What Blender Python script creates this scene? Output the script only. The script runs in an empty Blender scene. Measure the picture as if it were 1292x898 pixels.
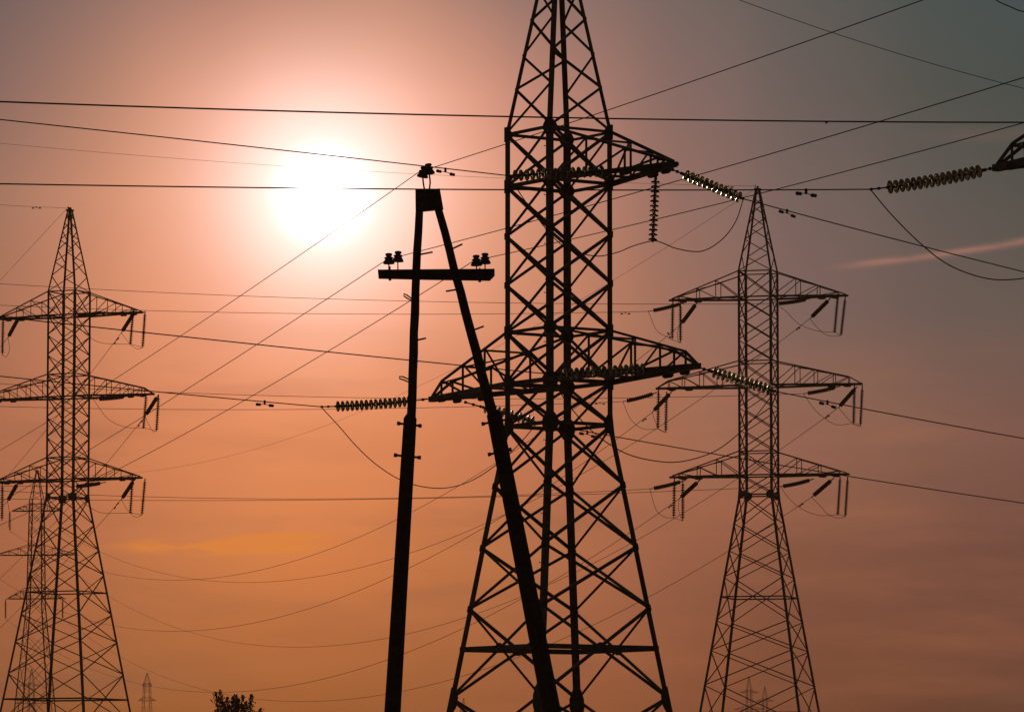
import bpy, math, random
from mathutils import Vector, Matrix
random.seed(7)
S = bpy.context.scene
COL = S.collection

# ------------------------------------------------------------------ camera
F, CX, CY, HOR, EYE = 6100.0, 646.0, 449.0, 1020.0, 1.6
PITCH = math.atan((HOR - CY) / F)
SP, CP = math.sin(PITCH), math.cos(PITCH)
cam_d = bpy.data.cameras.new('camera')
cam_d.sensor_width = 36.0
cam_d.lens = F / 1292.0 * 36.0
cam_d.clip_start, cam_d.clip_end = 0.5, 20000
cam = bpy.data.objects.new('camera', cam_d); COL.objects.link(cam)
cam.location = (0, 0, EYE); cam.rotation_euler = (math.pi/2 + PITCH, 0, 0)
S.camera = cam

def km(x, y):
    dx, dy = (x - CX)/F, (CY - y)/F
    d = CP - dy*SP
    return dx/d, (SP + dy*CP)/d
def P(x, y, Y):                       # point seen at photo position (x, y), Y metres away
    k, m = km(x, y)
    return Vector((k*Y, Y, EYE + m*Y))

# ------------------------------------------------------------------ exposure, sun, sky
S.view_settings.view_transform = 'Standard'; S.view_settings.look = 'None'
S.view_settings.exposure = 0.0; S.view_settings.gamma = 1.0; S.view_settings.use_curve_mapping = False
S.cycles.use_denoising = True
S.cycles.max_bounces = 8; S.cycles.volume_bounces = 1; S.cycles.transparent_max_bounces = 16
S.render.film_transparent = False

SUNX, SUNY = 408, 246
sk, sm = km(SUNX, SUNY)
SUN_AZ = math.atan(sk)                        # to the right of +Y
SUN_EL = math.atan(sm / math.hypot(1, sk))
sun_d = bpy.data.lights.new('sun', 'SUN'); sun_d.energy = 2.0; sun_d.angle = math.radians(0.5)
sun_d.color = (1.0, 0.62, 0.40)
sun = bpy.data.objects.new('sun', sun_d); COL.objects.link(sun)
sdir = Vector((math.sin(SUN_AZ)*math.cos(SUN_EL), math.cos(SUN_AZ)*math.cos(SUN_EL), math.sin(SUN_EL)))
sun.rotation_euler = sdir.to_track_quat('Z', 'Y').to_euler()
sun.location = sdir*400

W = bpy.data.worlds.new('World'); S.world = W; W.use_nodes = True
NT = W.node_tree; NT.nodes.clear()
def nd(t, **kw):
    n = NT.nodes.new(t)
    for k, v in kw.items(): setattr(n, k, v)
    return n
def setin(n, i, v):
    if v is None: return
    if hasattr(v, 'is_output'): NT.links.new(v, n.inputs[i])
    else: n.inputs[i].default_value = v
def M(op, a, b=None, c=None, clamp=False):
    n = nd('ShaderNodeMath', operation=op, use_clamp=clamp)
    for i, v in enumerate((a, b, c)): setin(n, i, v)
    return n.outputs[0]
def MR(v, a, b, c=0.0, d=1.0, smooth=False):
    n = nd('ShaderNodeMapRange', interpolation_type='SMOOTHSTEP' if smooth else 'LINEAR')
    for i, x in enumerate((v, a, b, c, d)): setin(n, i, x)
    return n.outputs[0]
def MIX(f, a, b, mode='MIX'):
    n = nd('ShaderNodeMix', data_type='RGBA', blend_type=mode); n.clamp_factor = False
    setin(n, 0, f); setin(n, 6, a); setin(n, 7, b)
    return n.outputs[2]
def lin(c):
    return tuple((v/255/12.92 if v/255 <= 0.04045 else ((v/255+0.055)/1.055)**2.4) for v in c) + (1.0,)

tc = nd('ShaderNodeTexCoord')
sx = nd('ShaderNodeSeparateXYZ'); NT.links.new(tc.outputs['Generated'], sx.inputs[0])
DX, DY, DZ = sx.outputs
RAD = 180/math.pi
AZ = M('MULTIPLY', M('ARCTAN2', DX, DY), RAD)
EL = M('MULTIPLY', M('ARCSINE', DZ), RAD)
def az_of(x): return math.degrees(math.atan(km(x, 449)[0]))
def el_of(y): return math.degrees(math.atan(km(646, y)[1]))

COLS = [0, 160, 300, 405, 520, 640, 800, 950, 1120, 1292]
ROWS = [
 (0,   [(120,99,94),(158,118,105),(184,131,112),(194,139,117),(190,137,116),(158,120,108),(130,107,100),(106,96,92),(82,85,82),(68,80,80)]),
 (120, [(142,108,98),(194,138,114),(232,162,134),(242,172,144),(234,163,135),(202,141,120),(152,115,105),(118,100,95),(91,87,82),(73,79,74)]),
 (250, [(167,119,98),(219,150,118),(243,168,134),(249,176,142),(243,168,134),(219,150,120),(168,120,104),(130,104,97),(105,93,88),(85,84,78)]),
 (400, [(174,115,88),(220,142,104),(242,159,120),(246,165,126),(239,157,118),(215,142,107),(175,119,95),(138,105,94),(115,94,87),(102,89,82)]),
 (550, [(181,113,80),(209,128,86),(229,140,94),(233,143,94),(224,136,90),(203,123,86),(175,112,82),(156,105,85),(141,98,80),(126,88,77)]),
 (700, [(168,101,68),(193,116,72),(213,127,73),(218,128,73),(206,122,71),(187,114,71),(165,102,73),(140,88,66),(124,80,64),(112,74,62)]),
 (898, [(141,84,48),(154,91,47),(162,94,47),(162,94,47),(156,91,49),(152,88,52),(144,83,52),(122,71,48),(106,63,46),(92,56,45)]),
]
AZMAX = 7.0
FA = MR(AZ, -AZMAX, AZMAX)
rows = []
for y, cs in ROWS:
    r = nd('ShaderNodeValToRGB'); r.color_ramp.interpolation = 'CARDINAL'
    el = r.color_ramp.elements
    while len(el) < len(COLS): el.new(0.5)
    for i, x in enumerate(COLS):
        el[i].position = (az_of(x)+AZMAX)/(2*AZMAX)
    for i, c in enumerate(cs): el[i].color = lin(c)
    NT.links.new(FA, r.inputs[0]); rows.append((el_of(y), r.outputs[0]))
sky = rows[0][1]
for i in range(1, len(rows)):
    hi, lo = rows[i-1][0], rows[i][0]
    sky = MIX(MR(EL, hi, lo), sky, rows[i][1])

# clouds: broken streaks stretched along the horizon, far beyond everything
def gauss(v, c, w):
    q = M('DIVIDE', M('SUBTRACT', v, c), w)
    return M('EXPONENT', M('MULTIPLY', M('MULTIPLY', q, q), -1.0))
def noise(sx_, sy_, sc, det=4.0, rough=0.55, off=0.0):
    cb = nd('ShaderNodeCombineXYZ')
    setin(cb, 0, M('MULTIPLY', AZ, sx_)); setin(cb, 1, M('MULTIPLY', EL, sy_)); cb.inputs[2].default_value = off
    n = nd('ShaderNodeTexNoise'); n.inputs['Scale'].default_value = sc; n.inputs['Detail'].default_value = det
    n.inputs['Roughness'].default_value = rough
    NT.links.new(cb.outputs[0], n.inputs['Vector'])
    return n.outputs['Fac']
DEG = 1/ (F*math.pi/180)
wisp = noise(0.25, 1.6, 1.0, 5, 0.55)
wf = M('MULTIPLY', MR(wisp, 0.42, 0.72, 0, 1, True), MR(EL, el_of(380), el_of(560), 0, 0.22, True))
sky = MIX(wf, sky, lin((190, 116, 80)))
dark = noise(0.3, 1.9, 1.0, 4, 0.5, 3.7)
df = M('MULTIPLY', MR(dark, 0.45, 0.75, 0, 1, True), MR(EL, el_of(350), el_of(520), 0, 0.24, True))
sky = MIX(df, sky, lin((108, 76, 64)))
# glowing orange cloud bank low on the left
n1 = noise(0.9, 5.0, 1.0, 5, 0.6, 1.3)
ob = M('MULTIPLY', gauss(AZ, az_of(285), 1.1), gauss(EL, M('ADD', el_of(691), M('MULTIPLY', M('SUBTRACT', n1, 0.5), 0.16)), 0.085))
ob2 = M('MULTIPLY', gauss(AZ, az_of(360), 0.55), gauss(EL, M('ADD', el_of(677), M('MULTIPLY', M('SUBTRACT', n1, 0.5), 0.12)), 0.048))
obf = M('MULTIPLY', M('ADD', ob, M('MULTIPLY', ob2, 0.7)), MR(n1, 0.34, 0.56, 0.1, 1, True))
obf = MR(obf, 0.05, 0.55, 0, 1, True)
sky = MIX(M('MULTIPLY', obf, 0.8, None, True), sky, lin((226, 134, 60)))
# pink streak on the right
xl = az_of(1060); xr = az_of(1292); yl = el_of(338); yr = el_of(309)
t = M('DIVIDE', M('SUBTRACT', AZ, xl), xr-xl)
ec = M('ADD', M('ADD', yl, M('MULTIPLY', t, (yr-yl)*0.75)), M('MULTIPLY', M('MULTIPLY', t, t), (yr-yl)*0.25))
n2 = noise(1.6, 8.0, 1.0, 5, 0.6, 5.2)
st = M('MULTIPLY', gauss(EL, M('ADD', ec, M('MULTIPLY', M('SUBTRACT', n2, 0.5), 0.05)), 0.04), MR(t, -0.14, 0.25, 0, 1, True))
st = M('MULTIPLY', st, MR(t, 1.6, 2.6, 1, 0, True))
sky = MIX(M('MULTIPLY', st, MR(n2, 0.3, 0.6, 0.3, 0.62)), sky, lin((176, 120, 106)))
ec2 = M('ADD', el_of(176), M('MULTIPLY', t, 0.02))
st2 = M('MULTIPLY', gauss(EL, ec2, 0.07), MR(t, 0.2, 0.8, 0, 0.35, True))
sky = MIX(M('MULTIPLY', st2, MR(n2, 0.3, 0.7, 0.3, 1.0)), sky, lin((132, 98, 88)))

# the sun and its aureole
cd = nd('ShaderNodeVectorMath', operation='DISTANCE')
NT.links.new(tc.outputs['Generated'], cd.inputs[0]); cd.inputs[1].default_value = sdir
R = M('MULTIPLY', cd.outputs['Value'], F)       # angular distance, in photo pixels
def gl(amp, w, pw=1.0):
    q = M('DIVIDE', R, w)
    if pw != 1.0: q = M('POWER', q, pw)
    return M('MULTIPLY', M('EXPONENT', M('MULTIPLY', q, -1.0)), amp)
core = gl(8.0, 37.0, 2.6)
aur = gl(0.86, 118.0, 1.9)
halo = gl(0.10, 210.0, 1.6)
glow = MIX(1.0, (0,0,0,1), (0,0,0,1))
def addcol(base, fac, col):
    n = nd('ShaderNodeVectorMath', operation='SCALE'); n.inputs[0].default_value = col; setin(n, 3, fac)
    a = nd('ShaderNodeVectorMath', operation='ADD'); NT.links.new(base, a.inputs[0]); NT.links.new(n.outputs[0], a.inputs[1])
    return a.outputs[0]
sky = addcol(sky, core, (1.0, 0.92, 0.90))
sky = addcol(sky, aur, (0.95, 0.93, 1.0))
sky = addcol(sky, halo, (1.0, 0.52, 0.32))

nish = nd('ShaderNodeTexSky', sky_type='NISHITA'); nish.sun_disc = False
nish.sun_elevation = SUN_EL; nish.sun_rotation = SUN_AZ; nish.dust_density = 4.0
nw = nd('ShaderNodeVectorMath', operation='SCALE'); NT.links.new(nish.outputs[0], nw.inputs[0]); nw.inputs[3].default_value = 0.011
vd = nd('ShaderNodeVectorMath', operation='DISTANCE')
NT.links.new(tc.outputs['Generated'], vd.inputs[0]); vd.inputs[1].default_value = (0, CP, SP)
sky = MIX(MR(vd.outputs['Value'], 0.22, 0.75, 0, 1, True), sky, nw.outputs[0])
bg = nd('ShaderNodeBackground'); NT.links.new(sky, bg.inputs[0]); bg.inputs[1].default_value = 1.0
wo = nd('ShaderNodeOutputWorld'); NT.links.new(bg.outputs[0], wo.inputs[0])

# ------------------------------------------------------------------ materials
def material(name, base, rough=0.7, metal=0.0, var=0.35, scale=6.0, trans=0.0, ior=1.45, bump=0.0, col2=None):
    m = bpy.data.materials.new(name); m.use_nodes = True
    t = m.node_tree; b = t.nodes['Principled BSDF']
    tx = t.nodes.new('ShaderNodeTexCoord'); no = t.nodes.new('ShaderNodeTexNoise')
    no.inputs['Scale'].default_value = scale; no.inputs['Detail'].default_value = 6
    t.links.new(tx.outputs['Object'], no.inputs['Vector'])
    rp = t.nodes.new('ShaderNodeValToRGB')
    c2 = col2 or tuple(v*(1-var) for v in base)
    rp.color_ramp.elements[0].position = 0.35; rp.color_ramp.elements[0].color = (*c2, 1)
    rp.color_ramp.elements[1].position = 0.68; rp.color_ramp.elements[1].color = (*base, 1)
    t.links.new(no.outputs['Fac'], rp.inputs[0]); t.links.new(rp.outputs[0], b.inputs['Base Color'])
    b.inputs['Roughness'].default_value = rough; b.inputs['Metallic'].default_value = metal
    b.inputs['Transmission Weight'].default_value = trans; b.inputs['IOR'].default_value = ior
    if bump:
        bp = t.nodes.new('ShaderNodeBump'); bp.inputs['Strength'].default_value = bump; bp.inputs['Distance'].default_value = 0.02
        t.links.new(no.outputs['Fac'], bp.inputs['Height']); t.links.new(bp.outputs[0], b.inputs['Normal'])
    return m
STEEL = material('galvanised_steel', (0.20, 0.19, 0.18), 0.55, 0.35, 0.45, 3.0, col2=(0.11, 0.085, 0.07))
STEEL_DULL = material('weathered_steel', (0.13, 0.12, 0.11), 0.75, 0.1, 0.4, 5.0)
CABLE = material('aluminium_cable', (0.12, 0.115, 0.11), 0.7, 0.2, 0.3, 9.0)
GLASS = material('insulator_glass', (0.15, 0.15, 0.115), 0.2, 0.0, 0.2, 4.0, 0.9, 1.5)
RIM = material('pale_glass_rim', (0.5, 0.5, 0.4), 0.34, 0.0, 0.3, 7.0, 0.9, 1.5)
GLASS_FAR = material('dark_green_glass', (0.035, 0.038, 0.03), 0.55, 0.0, 0.3, 7.0, 0.15, 1.5)
PORCELAIN = material('brown_porcelain', (0.10, 0.055, 0.035), 0.3, 0.0, 0.3, 8.0)
WOOD = material('weathered_timber', (0.10, 0.075, 0.055), 0.9, 0.0, 0.5, 14.0, bump=0.5)
TAR = material('tarred_timber', (0.055, 0.045, 0.038), 0.9, 0.0, 0.5, 9.0, bump=0.4)
CONC = material('grey_concrete', (0.24, 0.225, 0.21), 0.9, 0.0, 0.3, 5.0, bump=0.3)
GRASS = material('dry_grass', (0.075, 0.07, 0.03), 1.0, 0.0, 0.5, 0.35, bump=0.4)
LEAF = material('leaf_green', (0.07, 0.075, 0.03), 0.7, 0.0, 0.5, 2.0, col2=(0.06, 0.035, 0.02))
BARK = material('bark', (0.08, 0.06, 0.045), 0.95, 0.0, 0.4, 12.0, bump=0.4)
FEATHER = material('dark_feathers', (0.04, 0.038, 0.036), 0.8, 0.0, 0.3, 20.0)

# ------------------------------------------------------------------ mesh helpers
class MB:
    def __init__(s): s.v = []; s.f = []; s.mi = []
    def add(s, vs, fs, mi=0):
        o = len(s.v); s.v += [tuple(v) for v in vs]; s.f += [tuple(i+o for i in f) for f in fs]; s.mi += [mi]*len(fs)
    def prism(s, pts, d, mi=0):                  # closed polygon pts extruded by vector d
        n = len(pts); d = Vector(d)
        s.add(list(pts)+[Vector(p)+d for p in pts],
              [tuple(range(n))[::-1], tuple(range(n, 2*n))]+[(i, (i+1) % n, n+(i+1) % n, n+i) for i in range(n)], mi)
    def box(s, c, sz, mi=0):
        x, y, z = c; a, b, h = sz[0]/2, sz[1]/2, sz[2]/2
        s.prism([Vector((x-a, y-b, z-h)), Vector((x+a, y-b, z-h)), Vector((x+a, y+b, z-h)), Vector((x-a, y+b, z-h))], (0, 0, 2*h), mi)
    def prof(s, p0, p1, pr, e1, e2, mi=0):       # profile swept along one straight line
        p0, p1 = Vector(p0), Vector(p1)
        s.prism([p0+e1*a+e2*b for a, b in pr], p1-p0, mi)
    def angle(s, p0, p1, sz, n, t=None, flip=1, mi=0):   # rolled angle, one flange in the plane whose normal is n
        p0, p1 = Vector(p0), Vector(p1); d = (p1-p0).normalized(); n = Vector(n)
        e1 = d.cross(n).normalized()*flip; e2 = -(n - d*n.dot(d)).normalized()
        t = t or max(0.008, sz*0.12); h = sz/2
        s.prof(p0, p1, [(-h, 0), (h, 0), (h, t), (-h+t, t), (-h+t, sz), (-h, sz)], e1, e2, mi)
    def bar(s, p0, p1, w, h, up=(0, 0, 1), mi=0):
        p0, p1 = Vector(p0), Vector(p1); d = (p1-p0).normalized(); up = Vector(up)
        if abs(d.dot(up)) > 0.98: up = Vector((1, 0, 0))
        e1 = d.cross(up).normalized(); e2 = e1.cross(d)
        s.prof(p0, p1, [(-w/2, -h/2), (w/2, -h/2), (w/2, h/2), (-w/2, h/2)], e1, e2, mi)
    def tube(s, pts, r, k=6, mi=0):
        pts = [Vector(p) for p in pts]; n = len(pts); rr = r if isinstance(r, (list, tuple)) else [r]*n
        vs = []; e1 = None
        for i, p in enumerate(pts):
            d = (pts[min(i+1, n-1)]-pts[max(i-1, 0)]).normalized()
            if e1 is None:
                a = Vector((0, 0, 1)) if abs(d.z) < 0.9 else Vector((1, 0, 0)); e1 = d.cross(a).normalized()
            e1 = (e1 - d*e1.dot(d)).normalized(); e2 = d.cross(e1)
            for j in range(k):
                t_ = 2*math.pi*j/k; vs.append(p+(e1*math.cos(t_)+e2*math.sin(t_))*rr[i])
        fs = [(i*k+j, i*k+(j+1) % k, (i+1)*k+(j+1) % k, (i+1)*k+j) for i in range(n-1) for j in range(k)]
        fs += [tuple(range(k))[::-1], tuple(range((n-1)*k, n*k))]
        s.add(vs, fs, mi)
    def lathe(s, prof, k=16, M_=None, mi=0):     # profile (r, z) round the z axis
        vs = []
        for r, z in prof:
            for j in range(k):
                t_ = 2*math.pi*j/k; v = Vector((r*math.cos(t_), r*math.sin(t_), z)); vs.append(M_ @ v if M_ else v)
        n = len(prof)
        fs = [(i*k+j, i*k+(j+1) % k, (i+1)*k+(j+1) % k, (i+1)*k+j) for i in range(n-1) for j in range(k)]
        fs += [tuple(range(k))[::-1], tuple(range((n-1)*k, n*k))]
        s.add(vs, fs, mi)
    def mesh(s, name, mats, smooth=False):
        me = bpy.data.meshes.new(name); me.from_pydata(s.v, [], s.f)
        for m in (mats if isinstance(mats, (list, tuple)) else [mats]): me.materials.append(m)
        me.polygons.foreach_set('material_index', s.mi)
        if smooth: me.polygons.foreach_set('use_smooth', [True]*len(s.f))
        me.update(); return me
    def build(s, name, mats, parent=None, smooth=False):
        return link(name, s.mesh(name, mats, smooth), parent)
def link(name, me, parent=None, M_=None):
    o = bpy.data.objects.new(name, me); COL.objects.link(o)
    if parent: o.parent = parent
    if M_ is not None: o.matrix_local = M_
    return o
def tag(o, label, cat, group=None, kind=None):
    if label: o['label'] = label
    if cat: o['category'] = cat
    if group: o['group'] = group
    if kind: o['kind'] = kind
    return o
def thing(name, label, cat, loc, rz=0.0, group=None):
    o = bpy.data.objects.new(name, None); COL.objects.link(o); o.location = loc; o.rotation_euler = (0, 0, rz)
    o.empty_display_size = 0.5
    return tag(o, label, cat, group)
def align(p, d):                                  # matrix at p whose z runs along d
    return Matrix.Translation(p) @ Vector(d).normalized().to_track_quat('Z', 'Y').to_matrix().to_4x4()
def copy_tree(o, parent=None):
    c = o.copy(); COL.objects.link(c)
    if parent: c.parent = parent
    for ch in o.children: copy_tree(ch, c)
    return c

# ------------------------------------------------------------------ ground
mb = MB(); N = 40; ext = 6000
for i in range(N+1):
    for j in range(N+1):
        mb.v.append((-ext+2*ext*i/N, -1200+ (ext+1200)*j/N, 0.0))
for i in range(N):
    for j in range(N):
        a = i*(N+1)+j; mb.f.append((a, a+N+1, a+N+2, a+1)); mb.mi.append(0)
g = mb.build('ground', GRASS); tag(g, None, None, None, 'structure')

# ------------------------------------------------------------------ lattice pylons
def lerp(a, b, t): return a+(b-a)*t
def pw(tab, z):                                   # half width of the body at height z
    if z <= tab[0][0]: return tab[0][1]
    for (z0, h0), (z1, h1) in zip(tab, tab[1:]):
        if z <= z1: return lerp(h0, h1, (z-z0)/(z1-z0))
    return tab[-1][1]
SG = [(1, -1), (1, 1), (-1, 1), (-1, -1)]         # corner signs; face i joins corner i and i+1
FN = [Vector((1, 0, 0)), Vector((0, 1, 0)), Vector((-1, 0, 0)), Vector((0, -1, 0))]

def octo(c, e1, e2, n, w, h, th, cut=0.28):
    a, b = w/2, h/2
    q = [(-a, -b+cut*h), (-a+cut*w, -b), (a-cut*w, -b), (a, -b+cut*h), (a, b-cut*h), (a-cut*w, b), (-a+cut*w, b), (-a, b-cut*h)]
    return [c+e1*x+e2*y+n*(-th/2) for x, y in q], n*th

def pylon(root, tab, legs_kinks, xpan, peak, rings, ls, ds, thin, gus, midh=(), steps=(), step_z=(2.5, 20), step_me=None):
    def cn(i, z):
        i %= 4; h = pw(tab, z); return Vector((SG[i][0]*h, SG[i][1]*h, z))
    kz = [z for z, _ in tab]
    for i in range(4):                            # four corner angles, one part each
        m = MB(); e1 = Vector((-SG[i][0], 0, 0)); e2 = Vector((0, -SG[i][1], 0)); tk = ls*0.13
        for z0, z1 in zip(kz, kz[1:]):
            s_ = ls if z1 <= legs_kinks else ls*0.72
            pr = [(0, 0), (s_, 0), (s_, tk), (tk, tk), (tk, s_), (0, s_)]
            m.prof(cn(i, z0), cn(i, z1), pr, e1, e2)
        lg = m.build('leg', STEEL, root)
        if i in steps:
            z = step_z[0]; q = 0
            while z < step_z[1]:
                p = cn(i, z); d = Vector((SG[i][0], 0, 0)) if q % 2 else Vector((0, SG[i][1], 0))
                link('step_bolt', step_me, lg, align(p, d)); z += 0.38; q += 1
        fb = MB(); fb.lathe([(ls*2.2, -0.3), (ls*2.2, 0.25), (ls*1.6, 0.45)], 8, Matrix.Translation(cn(i, 0)))
        fb.build('footing', CONC, root)
    for f in range(4):
        m = MB(); n = FN[f]
        for z0, z1 in xpan:
            a0, a1, b0, b1 = cn(f, z0), cn(f, z1), cn(f+1, z0), cn(f+1, z1)
            dd = ds if f % 2 else ds*0.86
            m.angle(a0+n*0.002, b1+n*0.002, dd, n)
            m.angle(b0-n*(ds*0.12+0.004), a1-n*(ds*0.12+0.004), dd*thin, n)
        for z, sz in rings:
            m.angle(cn(f, z)+n*0.012, cn(f+1, z)+n*0.012, sz, n, flip=-1 if f % 2 else 1)
        for z0, z1, sz in midh:                   # horizontal through the crossing of a tall panel
            h0, h1 = pw(tab, z0), pw(tab, z1); z = z0+(z1-z0)*h0/(h0+h1)
            m.angle(cn(f, z)+n*0.014, cn(f+1, z)+n*0.014, sz, n, flip=1)
            m.angle(cn(f, z)-n*0.03, cn(f+1, z)-n*0.03, sz*0.8, n, flip=-1)
        m.build('face_bracing', STEEL, root)
        if midh:
            for z0, z1, sz in midh:
                h0, h1 = pw(tab, z0), pw(tab, z1); z = z0+(z1-z0)*h0/(h0+h1)
                c = (cn(f, z)+cn(f+1, z))/2+n*0.04; e1 = (cn(f+1, z)-cn(f, z)).normalized()
                if sz > 0.1:
                    m = MB(); pts, d = octo(c, e1, Vector((0, 0, 1)), n, 0.38, 0.30, 0.02); m.prism(pts, d); m.build('gusset_plate', STEEL_DULL, root)
        m = MB()                                  # zigzag of the peak
        for k, (z0, z1) in enumerate(zip(peak, peak[1:])):
            a, b = (f, f+1) if k % 2 == 0 else (f+1, f)
            m.angle(cn(a, z0)+n*0.003, cn(b, z1)+n*0.003, ds*0.85*(1.0 if f % 2 else 0.8), n)
        m.build('peak_bracing', STEEL, root)
    for z, w, h in gus:                           # joint plates on both faces of every leg
        for i in range(4):
            m = MB()
            for ax in (0, 1):
                n = Vector((SG[i][0], 0, 0)) if ax == 0 else Vector((0, SG[i][1], 0))
                e1 = Vector((0, -SG[i][1], 0)) if ax == 0 else Vector((-SG[i][0], 0, 0))
                c = cn(i, z)+n*(0.010+0.002*ax); Zv = (cn(i, z+0.05)-cn(i, z-0.05)).normalized() if abs(z-legs_kinks) > 0.3 else Vector((0, 0, 1))
                m.prism([c+e1*(x*w)+Zv*(y*h) for x, y in ((-0.03, -0.5), (0.42, -0.5), (0.8, -0.16), (0.8, 0.16), (0.42, 0.5), (-0.03, 0.5))], n*0.02)
            m.build('gusset_plate', STEEL_DULL, root)
    zt = tab[-1][0]; ht = tab[-1][1]
    m = MB(); m.box((0, 0, zt+0.06), (2*ht+0.12, 2*ht+0.12, 0.12)); m.box((0, 0, zt+0.2), (0.10, 0.30, 0.18))
    m.tube([(-ht, 0, zt+0.1), (-ht, 0, zt+0.4)], 0.03); m.build('peak_cap', STEEL_DULL, root)

def crossarm(root, sx_, L, zb, zt, h, trap, posts, cs, ds, ch, plates=True):
    """lattice bracket: two side trusses meeting at the tip"""
    X = Vector((sx_, 0, 0)); Z = Vector((0, 0, 1)); h2 = h
    Le = L-0.85 if trap else L-0.12
    def yb(x): return lerp(h2, 0.07, (x-h)/(L-h))
    def bot(s, x): return Vector((sx_*x, s*yb(x), zb))
    he = 0.52 if trap else 0.10
    def top(s, x): return Vector((sx_*x, s*yb(x), lerp(zt, zb+he, (x-h)/(Le-h))))
    xs = [h]+[lerp(h, Le, p) for p in posts]
    base = MB()
    for s in (1, -1):                             # channel-section bottom chords
        base.bar(bot(s, h), bot(s, L+0.04), 0.06, ch); base.bar(bot(s, h)+Vector((0, -s*0.05, ch*0.46)), bot(s, L)+Vector((0, -s*0.01, ch*0.46)), 0.10, 0.014)
    for k in range(1, len(xs)):
        base.bar(bot(1, xs[k])+Z*0.02, bot(-1, xs[k])+Z*0.02, ds*0.9, ds*0.9)
        a = 1 if k % 2 else -1
        base.angle(bot(a, xs[k-1])+Z*(ch*0.5+0.02), bot(-a, xs[k])+Z*(ch*0.5+0.02), ds*0.8, Z)
    base.box((sx_*(L-0.02), 0, zb), (0.22, 0.20, ch*(1.12 if trap else 0.6)))
    arm = base.build('crossarm', STEEL, root)
    for s in (1, -1):
        nrm = Vector((0, s, 0))
        m = MB(); m.angle(top(s, h), top(s, Le), cs, nrm)
        if trap: m.angle(top(s, Le), bot(s, L-0.05)+Z*ch*0.5, cs, nrm)
        m.build('top_chord', STEEL, arm)
        for k in range(1, len(xs)):
            if top(s, xs[k]).z-zb < 0.16: continue
            m = MB(); m.angle(bot(s, xs[k]), top(s, xs[k]), ds, nrm); m.build('post', STEEL, arm)
        m = MB()
        for k in range(1, len(xs)):
            if k == 1:
                m.angle(bot(s, h)-nrm*0.03, top(s, xs[1])-nrm*0.03, ds, nrm)
            else: m.angle(bot(s, xs[k-1])-nrm*0.03, top(s, xs[k])-nrm*0.03, ds*0.9, nrm)
        m.build('truss_brace', STEEL, arm)
        if plates:
            for x_, w_ in ((L*0.70, 0.55), (L*0.86, 0.5)):
                m = MB(); pts, d = octo(bot(s, x_)-Z*(ch*0.5)+nrm*0.04, X, Z, nrm, w_, 0.20, 0.02, 0.2); m.prism(pts, d)
                m.build('attachment_plate', STEEL_DULL, arm)
    m = MB()
    for k in range(1, len(xs)):
        m.angle(top(1, xs[k])-Z*0.03, top(-1, xs[k])-Z*0.03, ds*0.8, Z)
        if k > 1 : m.angle(top(1, xs[k-1])-Z*0.05, top(-1, xs[k])-Z*0.05, ds*0.6, Z)
    m.build('cross_tie', STEEL, arm)
    return arm

mb = MB(); mb.lathe([(0.010, -0.02), (0.010, 0.17), (0.02, 0.17), (0.02, 0.19)], 6)
STEP = mb.mesh('step_bolt', STEEL_DULL)

# --- the single-circuit pylon in the middle (one upper arm, two lower arms)
ROT1 = math.atan2(-0.824, 0.567)
Y1 = 150.0
def Z1(y): return P(705, y, Y1).z
def single_circuit(name, label, loc, dz, slope, group, steps):
    root = thing(name, label, 'pylon', loc, ROT1, group)
    z = lambda y: Z1(y)+dz
    zw = z(537); zb = z(880)
    half = lambda q: 1.2+(zw-q)*slope
    tab = [(0.0, half(0)), (zb, half(zb)), (zw, 1.2), (z(168.5), 1.2), (z(-92), 0.16)]
    lv = [880, 767, 690, 612, 537, 483.5, 418.5, 359, 297, 234, 168.5]
    zs = [z(y) for y in lv]
    xp = list(zip(zs, zs[1:]))
    nb = 2 if dz < 1 else 3
    bs = [lerp(0.15, zb, i/nb) for i in range(nb+1)]
    xp = list(zip(bs, bs[1:]))+xp
    peak = [z(y) for y in (168.5, 112, 70, 25, -15, -48, -74, -92)]
    rings = [(z(537), 0.11), (z(483.5), 0.13), (z(418.5), 0.09), (z(234), 0.11), (z(168.5), 0.09)]
    gus = [(zb-0.12, 0.38, 0.95), (zw, 0.42, 0.62), (z(483.5), 0.42, 0.46), (z(418.5), 0.34, 0.40), (z(234), 0.40, 0.42), (z(168.5), 0.36, 0.46)]
    gus += [(z(y), 0.20, 0.20) for y in (767, 690, 612, 359, 297)]
    pylon(root, tab, z(168.5)+0.01, xp, peak, rings, 0.175, 0.105, 0.85, gus, [(zb, z(767), 0.155)], steps, (3.0, z(170)), STEP)
    crossarm(root, 1, 6.1, z(234), z(168.5), 1.2, False, (0.31, 0.63, 0.9), 0.085, 0.085, 0.16)
    crossarm(root, 1, 7.19, z(483.5), z(418.5), 1.2, True, (0.32, 0.66, 1.0), 0.068, 0.085, 0.16)
    crossarm(root, -1, 7.11, z(483.5), z(418.5), 1.2, True, (0.32, 0.66, 1.0), 0.068, 0.085, 0.16)
    return root
c1 = P(705, 537, Y1)
single_circuit('lattice_pylon', 'tallest central black steel lattice pylon behind the wooden A-frame pole', (c1.x, Y1, 0), 0.0, 0.1456, 'high voltage lattice pylons', (0,))
tipz = P(1258, 212, 123.9)
single_circuit('lattice_pylon', 'nearest pylon with only one crossarm tip at the right picture edge', (tipz.x+0.567*7.11, 118.0, 0),
               tipz.z-Z1(483.5), 0.105, 'high voltage lattice pylons', ())

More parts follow.
